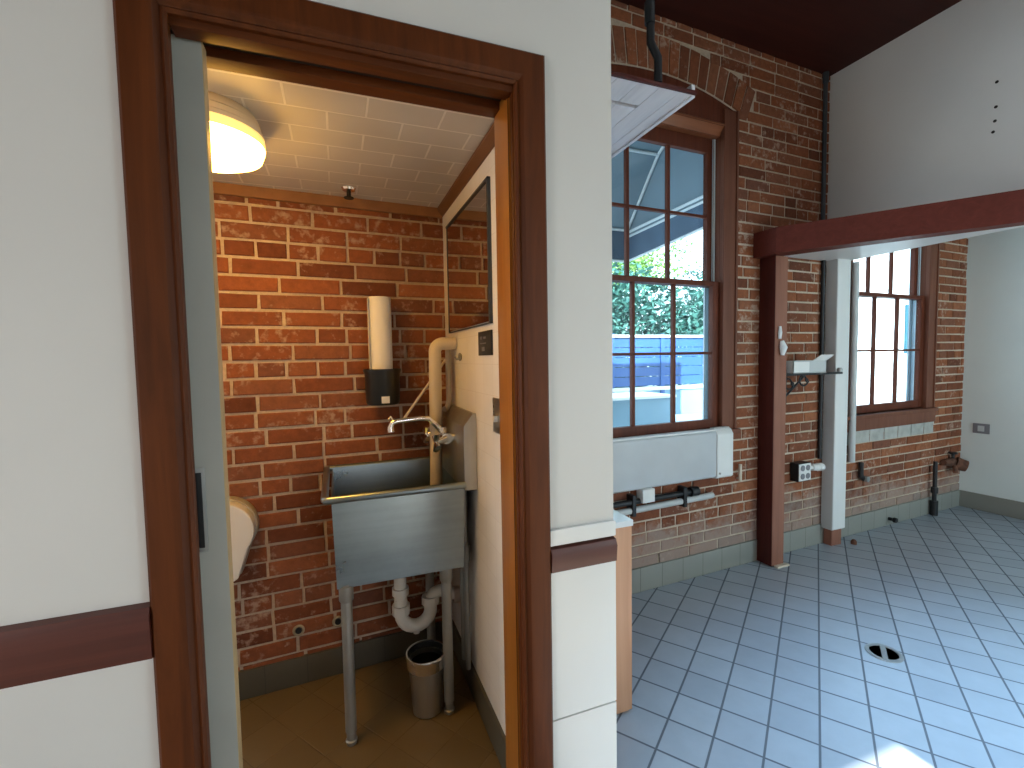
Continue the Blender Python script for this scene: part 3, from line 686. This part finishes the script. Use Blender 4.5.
# ------------------------------------------------------------------ windows
def make_window(idx, c):
    mb = MB(BM)
    # casing (side boards + arched head panel)
    for s_ in (-1, 1):
        a, b = c + s_ * .535, c + s_ * HW
        mb.box(a, b, -.004, .03, SILL, SPR - .002, 1)
        mb.box(c + s_ * (HW - .018), c + s_ * HW, -.012, 0, SILL, SPR, 1)
        mb.box(c + s_ * .535, c + s_ * .556, .03, .066, SILL, 2.9, 1); mb.box(c + s_ * .535, c + s_ * .556, .066, .12, SILL, 2.9, 4)      # jamb return
        mb.box(c + s_ * .515, c + s_ * .536, .066, .079, SILL, 2.86, 2)  # pale parting strip
    N = 18
    for k in range(N):
        d0, d1 = -HW + 2 * HW * k / N, -HW + 2 * HW * (k + 1) / N
        mb.prism([(c + d0, 2.93), (c + d1, 2.93), (c + d1, arch_z(d1)), (c + d0, arch_z(d0))], .012, .13, 'y', 0)
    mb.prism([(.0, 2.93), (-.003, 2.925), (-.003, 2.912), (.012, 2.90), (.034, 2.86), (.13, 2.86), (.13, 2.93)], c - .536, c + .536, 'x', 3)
    # sill and apron
    mb.box(c - HW - .01, c + HW + .01, -.035, .15, SILL - .03, SILL, 1)
    if idx == 2: mb.box(c - HW, c + HW, -.02, .0, SILL - .125, SILL - .03, 1)
    # outer reveal
    for s_ in (-1, 1): mb.box(c + s_ * .505, c + s_ * .57, .12, .135, SILL - .03, 2.95, 4)
    mb.box(c - .57, c + .57, .12, .135, 2.86, 2.98, 4)
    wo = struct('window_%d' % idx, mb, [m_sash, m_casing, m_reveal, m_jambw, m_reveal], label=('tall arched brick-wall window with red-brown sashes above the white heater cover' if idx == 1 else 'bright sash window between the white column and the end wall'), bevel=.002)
    def sash(name, z0, z1, t0, t1, bot, topr, zm):
        q = MB(BM)
        x0, x1 = c - .535, c + .535; gx0, gx1 = c - .478, c + .478
        q.box(x0, gx0, t0, t1, z0, z1); q.box(gx1, x1, t0, t1, z0, z1)
        q.box(gx0, gx1, t0, t1, z0, z0 + bot); q.box(gx0, gx1, t0, t1, z1 - topr, z1)
        for k in (1, 2):
            x = gx0 + (gx1 - gx0) * k / 3; q.box(x - .011, x + .011, t0 + .006, t1 - .004, z0 + bot, z1 - topr)
        q.box(gx0, gx1, t0 + .006, t1 - .004, zm - .009, zm + .009)
        so = obj(name, q, m_sash, wo, bevel=.003)
        g = MB(BM)
        tm = (t0 + t1) / 2 + .004
        zs = [z0 + bot, zm, z1 - topr]
        for k in range(3):
            for r in range(2):
                a = gx0 + (gx1 - gx0) * k / 3; b = gx0 + (gx1 - gx0) * (k + 1) / 3
                g.box(a, b, tm, tm + .003, zs[r], zs[r + 1])
        obj('glass_panes', g, m_glass, so, smooth=False)
    sash('lower_sash', .96, 1.93, .028, .064, .062, .032, 1.462)
    sash('upper_sash', 1.90, 2.86, .08, .116, .034, .09, 2.36)
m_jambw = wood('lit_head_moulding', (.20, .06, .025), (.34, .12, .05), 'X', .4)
make_window(1, WIN[0][0]); make_window(2, WIN[1][0])

# ------------------------------------------------------------------ right room
# post and diagonal beam
ps = MB().box(2.767, 2.876, 2.316, 2.395, 0.004, 2.117, 0)
po = struct('post', MB().box(2.715, 2.828, 2.264, 2.384, .004, 2.094), m_post, label='dark red square timber post standing at the brick wall', bevel=.004)
struct('post_lit_face', MB().box(2.718, 2.825, 2.2605, 2.2645, .01, 2.092), m_postl, po, label='post face in paler brown for its lit side', bevel=.002)  # lit side of the post painted paler than the rest
struct('foot_plate', MB().box(2.74, 2.85, 2.232, 2.262, 0, .012), m_cream, po, bevel=.002)
bu = Vector((.565, -.825)); bn = Vector((.825, .565))
A = Vector((2.66, 2.215)); BL = 2.6
def bp(a, b): q = A + bu * a + bn * b; return (q.x, q.y)
bz0, bz1 = 2.095, 2.259
be = MB().prism([(2.655, 2.384), bp(0, 0), bp(BL, 0), bp(BL, .035), (2.72, 2.386)], bz0, bz1, 'z')
struct('beam', be, m_beam, smooth=False, label='dark red timber beam from the post across the opening')
# soffit board between beam and header wall
def bx_(y): return A.x + bu.x * (A.y - y) / .812 + .085
so_ = MB().prism([(2.70, wall_y(2.7) - .006), bp(.04, .034), bp(1.56, .034), (3.57, wall_y(3.57) - .006)], 2.126, 2.199, 'z')
struct('trim_9', so_, m_soffit, label='white soffit between the beam and the upper wall', smooth=False)

# boxed column
cl = MB().box(3.41, 3.55, 2.335, 2.42, .125, 2.134)
struct('column', cl, m_greyp, bevel=.004, label='white boxed column between the post and second window')
cf = struct('column_face', MB().box(3.413, 3.548, 2.331, 2.336, .13, 2.13), m_white_g, bpy.data.objects['column'], label='peeling white front face of the column', bevel=.002)
struct('column_foot', MB().box(3.43, 3.535, 2.348, 2.41, 0, .125), m_postl, bpy.data.objects['column'], label='bare wooden foot of the column', bevel=.003)
tag(obj('conduit_pipe', MB(BM).tube([(2.055, -.035, .60), (2.055, -.035, 2.134)], .024, 14), m_greyp), 'pale vertical conduit right of the white column', 'conduit')
tag(obj('black_conduit', MB(BM).tube([(1.695, -.02, .66), (1.695, -.02, 2.13)], .014, 12), m_blackm), 'thin black vertical conduit beside the white column', 'conduit')
tag(obj('corner_conduit', MB(BM).tube([(1.68, -.02, 2.27), (1.68, -.02, 3.45)], .014, 12).tube([(1.68, -.02, 3.38), (1.68, -.02, 3.45)], .02, 12), plain('blue_grey_conduit', (.05, .06, .07), .5, .3)), 'blue grey conduit in the corner of the upper wall', 'conduit')

# outlet box and coupling
ot = thing('outlet_box', 'metal outlet box with white double receptacle beside the column', 'outlet', W(1.50, -.02, .52))
obj('box', MB(BM).box(1.395, 1.53, -.062, .0, .527, .66), m_blackm, ot, bevel=.004)
fp = obj('cover_plate', MB(BM).box(1.402, 1.528, -.067, -.061, .532, .655), m_whitep, ot, bevel=.003)
for i in (0, 1):
    for k in (0, 1):
        obj('receptacle', MB(BM).lathe([(.021, -.071), (.021, -.066)], (1.437 + .056 * i, 0, .565 + .06 * k), 'y', 16), m_grey, fp)
tag(obj('conduit_coupling', MB(BM).tube([(1.535, -.04, .615), (1.575, -.04, .612)], .016, 14).tube([(1.575, -.04, .612), (1.64, -.045, .608)], .026, 16).tube([(1.635, -.045, .608), (1.68, -.045, .606)], .030, 16), m_whitep), 'pale conduit coupling joining outlet box and column', 'conduit')
jb = thing('junction_fitting', 'dark conduit fitting low on the brick right of the column', 'conduit', W(2.2, -.03, .45))
obj('body', MB(BM).tube([(2.19, -.03, .58), (2.19, -.03, .47), (2.23, -.03, .44)], .018, 12), m_blackm, jb)
obj('cap', MB(BM).lathe([(.022, -.06), (.022, -.02)], (2.235, 0, .445), 'y', 14), m_galv, jb)

# shelf bracket on the post with a grey box
sh = thing('wall_shelf', 'small dark metal bracket shelf with scrolls between post and column', 'shelf', (2.9, 2.3, 1.2))
sy_ = 2.285
obj('shelf_bar', MB().box(2.834, 3.40, sy_ - .012, sy_ + .04, 1.298, 1.312), m_blackm, sh, bevel=.002)
obj('upright', MB().box(2.848, 2.864, sy_ + .002, sy_ + .03, 1.10, 1.40), m_blackm, sh, bevel=.002)
for k in range(2):
    obj('scroll', MB().tube([(2.875 + .14 * k + .05 * (1 - t / 22) * math.cos(.55 * t) + t * .0035, sy_ + .012, 1.235 + .05 * (1 - t / 22) * math.sin(.55 * t) + k * .02) for t in range(21)], .006, 8), m_blackm, sh)
obj('diagonal_stay', MB().tube([(2.86, sy_ + .015, 1.15), (3.05, sy_ + .015, 1.295)], .007, 8), m_blackm, sh)
obj('end_knob', MB().lathe([(.016, 1.312), (.018, 1.33), (.012, 1.342)], (3.405, sy_ + .014, 0), n=12), m_galv, sh)
bxo = thing('storage_box', 'open grey and white box lying on the bracket shelf', 'box', (3.05, 2.28, 1.312))
bq = MB()
x0, x1, y0, y1, z0, z1 = 2.85, 3.17, sy_ - .055, sy_ + .06, 1.3125, 1.40
bq.box(x0, x1, y0, y0 + .006, z0, z1).box(x0, x1, y1 - .006, y1, z0, z1).box(x0, x0 + .006, y0, y1, z0, z1).box(x1 - .006, x1, y0, y1, z0, z1).box(x0, x1, y0, y1, z0, z0 + .006)
obj('body', bq, m_greyp, bxo, bevel=.001)
obj('flap', MB().hexa([(3.04, y0, 1.40), (3.17, y0, 1.40), (3.20, y0 - .03, 1.435), (3.08, y0 - .03, 1.435)], [(3.04, y0 + .004, 1.402), (3.17, y0 + .004, 1.402), (3.20, y0 - .027, 1.439), (3.08, y0 - .027, 1.439)]), m_whitep, bxo)
obj('front_label', MB().box(2.856, 3.0, y0 - .002, y0, 1.322, 1.392), m_whitep, bxo, smooth=False)
tg = thing('hanging_rag', 'pale rag hanging on the post above the bracket shelf', 'rag', (2.77, 2.25, 1.45))
obj('cloth', MB().tube([(2.752, 2.252, 1.63), (2.75, 2.25, 1.59), (2.746, 2.248, 1.55)], [.008, .013, .01], 10).tube([(2.766, 2.248, 1.535), (2.772, 2.24, 1.49), (2.768, 2.246, 1.44)], [.012, .024, .012], 12), m_pale, tg)

# heater cover below window 1
ht = thing('heater_cover', 'long white metal heater cover below the arched window', 'heater', W(.2, -.05, .62))
obj('front_cover', MB(BM).prism([(0, .645), (-.05, .655), (-.06, .665), (-.06, .95), (-.048, .962), (0, .962)], -.92, .604, 'x'), m_heater, ht, bevel=.004)
obj('end_cap', MB(BM).prism([(0, .64), (-.056, .648), (-.066, .66), (-.066, .935), (-.05, .962), (-.03, .975), (0, .975)], .606, .748, 'x'), m_whitep, ht, bevel=.006, seg=3)
obj('top_lip', MB(BM).box(-.92, .606, -.064, -.004, .962, .97), m_whitep, ht, bevel=.002)
obj('screw', MB(BM).lathe([(.009, -.066), (.009, -.058)], (.63, 0, .68), 'y', 10), m_rust, ht)
rc = thing('pipe_run', 'dark and grey heating pipes on the brick under the heater cover', 'pipe', W(.2, -.04, .5))
obj('dark_pipe', MB(BM).tube([(-.9, -.04, .578), (.42, -.04, .584), (.47, -.04, .582)], .017, 12).tube([(.40, -.04, .584), (.46, -.04, .584)], .03, 12), m_blackm, rc)
obj('grey_pipe', MB(BM).tube([(-.9, -.035, .522), (.55, -.035, .535), (.60, -.03, .535)], .02, 12), m_greyp, rc)
for s_ in (-.05, .345): obj('pipe_clamp', MB(BM).box(s_ - .012, s_ + .012, -.062, .0, .50, .625), m_blackm, rc, bevel=.002)
obj('junction_box', MB(BM).box(.0, .09, -.075, -.015, .575, .655), m_whitep, rc, bevel=.004)
tag(obj('pipe_stub', MB(BM).tube([(.855, -.03, .595), (.855, -.03, .71)], .011, 12).tube([(.855, -.03, .61), (.855, 0, .61)], .008, 8), m_cream), 'short cream pipe stub on the brick right of the heater cover', 'pipe')

# cabinet beside the pier
cb = thing('cabinet', 'low orange plywood cabinet with pale top behind the pier', 'cabinet', (.9, 1.85, 0))
obj('body', MB().box(.735, 1.072, 1.545, 2.14, .0, .765), m_orange, cb, bevel=.002)
obj('end_panel', MB().box(.735, 1.078, 1.531, 1.545, .015, .775), m_orange, cb, bevel=.003)
obj('worktop', MB().box(.735, 1.083, 1.527, 2.15, .776, .80), m_counter, cb, bevel=.003)

# hanging board and its pipe
hb = thing('hanging_shelf', 'whitewashed board panel hung overhead in front of the arched window', 'shelf', (1.05, 1.85, 2.5))
bo = MB(); pw = .098; x = .74
while x < 1.39:
    x2 = min(x + pw, 1.395)
    if x < 1.2: bo.box(x, x2 - .002, 1.552, 1.69, 2.503, 2.525); bo.box(x, x2 - .002, 1.712, 2.16, 2.503, 2.525)
    else: bo.box(x, x2 - .002, 1.552, 2.16, 2.503, 2.525)
    x = x2
obj('boards', bo, m_boards, hb, bevel=.001)
fr = MB().box(.735, 1.40, 1.545, 1.56, 2.497, 2.545).box(1.385, 1.40, 1.56, 2.165, 2.497, 2.545).box(.735, 1.40, 2.155, 2.17, 2.497, 2.545)
obj('slot_shade', MB().box(.74, 1.30, 1.685, 1.718, 2.518, 2.53), m_dkslot, hb, smooth=False)  # dark sheet added to stand for the shade inside the slot
obj('edge_strip', MB().box(.735, 1.402, 1.538, 1.55, 2.502, 2.516), m_post, hb, bevel=.002)
obj('side_strip', MB().box(1.384, 1.402, 1.55, 2.17, 2.495, 2.545), m_boards, hb, bevel=.002)
tag(obj('ceiling_pipe', MB().tube([(1.227, 1.56, 2.526), (1.227, 1.56, 2.62), (1.192, 1.56, 2.67), (1.187, 1.56, CZ - .01)], .016, 12).tube([(1.188, 1.56, 2.74), (1.187, 1.56, 2.82)], .02, 12), m_blackm), 'black pipe dropping from the dark ceiling to the hung board', 'pipe')

# floor drain
dr = thing('floor_drain', 'round metal floor drain set in the grey tiles', 'drain', (2.42, 1.394, 0))
obj('ring', MB().lathe([(.075, 0), (.074, .004), (.058, .005), (.057, .001)], (2.42, 1.394, 0), n=36, cap=False), m_galv, dr)
obj('well', MB().lathe([(.058, .0012), (.02, .0012)], (2.42, 1.394, 0), n=36), plain('drain_grey', (.09, .11, .11), .6), dr)
obj('cross_bar', MB().prism([(2.42 + a * .809 + b * .588, 1.394 + a * .588 - b * .809) for a, b in ((-.058, -.011), (.058, -.011), (.058, .011), (-.058, .011))], .0015, .0055, 'z'), m_galv, dr)

# end wall: outlet plate, valve stub, black pipe
o2 = thing('wall_plate', 'grey outlet plate on the pale end wall', 'outlet', W(3.75, -.13, .69))
obj('plate', MB(BM).box(3.745, 3.753, -.20, -.085, .70, .79), m_grey, o2, bevel=.003)
obj('socket', MB(BM).box(3.743, 3.746, -.165, -.12, .72, .77), m_greyp, o2, bevel=.001)
vb = thing('pipe_valve', 'rusty pipe stub and valve in the corner by the end wall', 'valve', W(3.55, -.05, .4))
obj('body', MB(BM).tube([(3.40, -.03, .45), (3.55, -.035, .44), (3.60, -.05, .43)], [.025, .04, .035], 12).tube([(3.56, -.05, .43), (3.60, -.11, .41)], [.06, .05], 14), m_rust, vb)
obj('handle', MB(BM).tube([(3.545, -.035, .46), (3.545, -.035, .52)], .012, 10).lathe([(.032, .515), (.034, .523), (.03, .53)], (3.545, -.035, 0), n=14), m_blackm, vb)
obj('drip_stub', MB(BM).tube([(3.52, -.06, .42), (3.515, -.07, .35)], .018, 12), m_rust, vb)
tag(obj('black_pipe', MB(BM).tube([(3.235, -.045, .02), (3.235, -.045, .48)], .016, 12).tube([(3.235, -.045, .20), (3.235, -.045, .25)], .026, 12).tube([(3.235, -.045, .0), (3.235, -.045, .13)], .028, 12), m_blackm), 'black vertical pipe stub rising beside the corner valve', 'pipe')
tag(obj('door_stop', MB(BM).lathe([(.02, -.07), (.022, -.05), (.014, -.04), (.014, -.012)], (2.62, 0, .055), 'y', 12), m_blackm), 'small dark stub on the tile base beside the column', 'pipe fitting')
tag(obj('floor_bolt', MB().lathe([(.02, 0), (.02, .02), (.01, .035)], (3.62, 2.31, 0), n=10), m_rust), 'small rusty bolt on the floor at the column foot', 'bolt')

# screw holes in the upper wall
uw = bpy.data.objects['wall_upper']
for yy, zz in ((1.499, 2.908), (1.499, 2.776), (1.501, 2.702), (1.507, 2.646)):
    struct('screw_hole', MB().lathe([(.008, -.002), (.008, .002)], (hx0, yy, zz), 'x', 10), m_dkslot, uw)

# ------------------------------------------------------------------ outside
struct('ground_street', MB().box(-30, 40, -40, -3.2, -.12, -.02), plain('asphalt', (.12, .12, .12), .9), smooth=False)
struct('ground', MB().box(-30, 40, 2.75, 60, -.12, -.02), m_paving, label='pale paving outside', smooth=False)
aw = thing('awning', 'slate blue canvas awning with white frame outside the arched window', 'awning', (1.6, 3.2, 2.3))
prof = [(2.72, 3.45), (3.29, 3.14), (3.74, 2.62)]
cv = MB()
for (y0, z0), (y1, z1) in zip(prof, prof[1:]):
    cv.hexa([(.3, y0, z0), (2.6, y0, z0), (2.6, y1, z1), (.3, y1, z1)], [(.3, y0, z0 + .01), (2.6, y0, z0 + .01), (2.6, y1, z1 + .01), (.3, y1, z1 + .01)])
obj('canopy', cv, m_canvas, aw, smooth=False)
obj('side_panel', MB().prism([(2.72, 2.58), (3.74, 2.56), (3.74, 2.62), (3.29, 3.14), (2.72, 3.45)], 2.6, 2.608, 'x'), m_canvas, aw, smooth=False)
obj('valance', MB().prism([(2.72, 2.40), (3.76, 2.34), (3.76, 2.57), (2.72, 2.59)], 2.6, 2.606, 'x').box(.3, 2.6, 3.744, 3.752, 2.34, 2.62), plain('deep_blue_canvas', (.10, .15, .22), .85), aw, smooth=False)
obj('valance_piping', MB().tube([(2.597, 2.72, 2.40), (2.597, 3.76, 2.34)], .011, 8).tube([(2.597, 2.72, 2.59), (2.597, 3.76, 2.565)], .011, 8).tube([(.3, 3.74, 2.34), (2.6, 3.74, 2.34)], .012, 8), m_pale, aw)
ftb = MB()
for fx in (.35, 1.5, 2.58): ftb.tube([(fx, 2.75, 3.43), (fx, 3.28, 3.13), (fx, 3.72, 2.62)], .013, 8)
ftb.tube([(.35, 3.28, 3.13), (2.58, 3.28, 3.13)], .013, 8).tube([(.35, 3.72, 2.62), (2.58, 3.72, 2.62)], .013, 8)
obj('frame_tubes', ftb, m_pale, aw)
obj('bracket', MB().tube([(2.58, 2.74, 2.62), (2.58, 3.72, 2.6)], .013, 8), m_pale, aw)

def tree(name, label, base, h, rad, n, mat_, trunk_r=.12, seed=1, low=.35):
    rnd = random.Random(seed)
    t = thing(name, label, 'tree' if 'tree' in name else 'hedge', base, None)
    bx, by, bz = base
    q = MB()
    blobs = [(Vector((bx + rnd.uniform(-1, 1) * rad * .7, by + rnd.uniform(-1, 1) * rad * .5, bz + h * rnd.uniform(low, .95))), rad * rnd.uniform(.3, .55)) for _ in range(16)]
    for _ in range(n):
        c, r = rnd.choice(blobs)
        v = Vector((rnd.gauss(0, 1), rnd.gauss(0, 1), rnd.gauss(0, 1))).normalized() * r * rnd.uniform(.55, 1.05)
        p = c + v
        if name == 'hedge': p.y = by + (p.y - by) * .25
        sz = rnd.uniform(.05, .10)
        a = Vector((rnd.gauss(0, 1), rnd.gauss(0, 1), rnd.gauss(0, .6))).normalized()
        b = a.cross(Vector((rnd.gauss(0, 1), rnd.gauss(0, 1), rnd.gauss(0, 1)))).normalized()
        q.add([p - a * sz, p + b * sz * .45, p + a * sz, p - b * sz * .45], [(0, 1, 2, 3)])
    obj('foliage', q, mat_, t, smooth=False, recalc=False)
    w = MB().tube([(bx, by, bz), (bx + .05, by, bz + h * .4), (bx - .05, by, bz + h * .75)], [trunk_r, trunk_r * .8, trunk_r * .3], 10)
    for c, r in blobs[:6]: w.tube([(bx, by, bz + h * .35), tuple(c)], [trunk_r * .45, .02], 6)
    obj('trunk', w, m_bark, t)
tree('tree', 'dark green leafy tree straight outside the arched window', (5.6, 10.1, 0), 3.8, 1.4, 5200, m_leaf, seed=2, low=.45)
tree('tree', 'dark green tree at the edge of the arched window beyond the blue fence', (9.6, 10.1, 0), 3.4, 1.4, 4200, m_leaf, seed=3, low=.45)
tree('tree', 'yellow-green tree high behind the others', (8.4, 12.6, 0), 5.6, 2.0, 4500, m_leafl, seed=4, low=.5)
tree('tree', 'tree with mixed green leaves behind the pier edge', (4.0, 13.2, 0), 4.2, 1.7, 3600, m_leafl, seed=5, low=.4)

tree('hedge', 'dense dark blue-green hedge right behind the blue fence', (5.6, 7.75, 0), 2.6, 2.4, 9000, m_leaf, seed=8, low=.55)
fe = thing('blue_fence', 'blue board fence with white cap rails outside the arched window', 'fence', (5.5, 6.5, 0))
for k in range(5):
    xx = 2.2 + k * 1.0
    b1 = MB()
    for q in range(5): b1.box(xx + .01, xx + .96, 6.5, 6.53, .95 + q * .162, .95 + q * .162 + .15)
    obj('board_panel', b1, m_bluef, fe, smooth=False)
    obj('lower_panel', MB().box(xx + .01, xx + .96, 6.5, 6.53, .02, .86), m_palef, fe, smooth=False)
    obj('fence_post', MB().box(xx - .04, xx + .04, 6.48, 6.56, -.02, 1.82), m_bluef, fe, bevel=.004)
obj('cap_rail', MB().box(2.15, 7.2, 6.45, 6.57, 1.76, 1.80), m_pale, fe, bevel=.004)
obj('middle_rail', MB().box(2.15, 7.2, 6.46, 6.56, .87, .93), m_pale, fe, bevel=.004)
ft = thing('patio_table', 'cloth covered patio table in front of the blue fence', 'table', (3.55, 5.3, 0))
obj('tablecloth', MB().prism([(2.75, -.0), (4.15, .0), (4.12, .90), (2.78, .90)], 4.95, 5.6, 'y'), m_palef, ft, bevel=.02)
obj('table_top', MB().box(2.72, 4.17, 4.92, 5.64, .90, .935), m_cloth, ft, bevel=.006)
t2 = thing('planter_bench', 'low white round table right of the cloth covered one outside', 'table', (4.9, 5.4, 0))
obj('table_top', MB().lathe([(.05, .50), (.56, .50), (.58, .51), (.58, .535), (.56, .545), (.05, .545)], (4.82, 5.2, 0), n=40), m_cloth, t2)
obj('pedestal', MB().lathe([(.25, -.02), (.25, .02), (.05, .06), (.05, .5)], (4.82, 5.2, 0), n=20), m_pale, t2)

bd = thing('white_building', 'white rendered building outside the second window', 'building', (17, 10, 0))
obj('wall', MB().box(11.8, 24, 9.0, 11.0, -.02, 6.5), m_bldg, bd, smooth=False)
obj('shutter', MB().box(16.15, 16.75, 8.95, 9.0, 1.40, 2.86), m_teal, bd, bevel=.004)

# ------------------------------------------------------------------ light
w = bpy.data.worlds.new('sky'); SC.world = w; w.use_nodes = True
nt = w.node_tree; nt.nodes.clear()
bg = nt.nodes.new('ShaderNodeBackground'); wo = nt.nodes.new('ShaderNodeOutputWorld')
tcn = nt.nodes.new('ShaderNodeTexCoord'); sp_ = nt.nodes.new('ShaderNodeSeparateXYZ'); rp = nt.nodes.new('ShaderNodeValToRGB')
nt.links.new(tcn.outputs['Generated'], sp_.inputs[0]); nt.links.new(sp_.outputs[2], rp.inputs[0])
rp.color_ramp.elements[0].color = (1, 1, 1, 1); rp.color_ramp.elements[0].position = 0
rp.color_ramp.elements[1].color = (.72, .86, 1, 1); rp.color_ramp.elements[1].position = .9
nt.links.new(rp.outputs[0], bg.inputs[0]); bg.inputs[1].default_value = 3.8
nt.links.new(bg.outputs[0], wo.inputs[0])

def area(name, loc, aim, sx, sy, power, col):
    l = bpy.data.lights.new(name, 'AREA'); l.shape = 'RECTANGLE'; l.size = sx; l.size_y = sy; l.energy = power; l.color = col
    o = bpy.data.objects.new(name, l); COL.objects.link(o); o.location = loc
    o.rotation_euler = (Vector(aim) - Vector(loc)).to_track_quat('-Z', 'Y').to_euler()
    return o
area('added_shopfront_fill', (1.3, -3.0, 1.4), (.4, 5, 1.0), 1.2, 2.3, 3, (1, .98, .95))  # fill lamp added at the invented shopfront opening
area('added_corner_fill', (4.55, -3.0, 1.65), (4.6, 5, .9), 1.2, 1.4, 85, (.55, .86, 1.0))  # cyan fill lamp added at an invented window to brighten the end wall
sk_l = area('added_skylight_fill', ((KX0 + KX1) / 2, (KY0 + KY1) / 2, CZ + .95), ((KX0 + KX1) / 2, (KY0 + KY1) / 2 + .001, 0), KX1 - KX0 - .1, KY1 - KY0 - .1, 20, (.42, .70, 1.0))  # blue fill lamp added in the invented skylight to brighten the floor
sk_l.data.spread = math.radians(40)
area('added_left_fill', (-3.05, -.9, 1.5), (0, -.7, 1.2), 1.4, 1.3, 38, (1.0, .96, .92))  # warm fill lamp added at an invented window to brighten the partition
sun = bpy.data.lights.new('sun', 'SUN'); sun.energy = 18.0; sun.angle = .006; sun.color = (1, .95, .86)
s_o = bpy.data.objects.new('sun', sun); COL.objects.link(s_o)
el = math.atan(.617)
s_o.rotation_euler = Vector((0, math.cos(el), -math.sin(el))).to_track_quat('-Z', 'Y').to_euler()
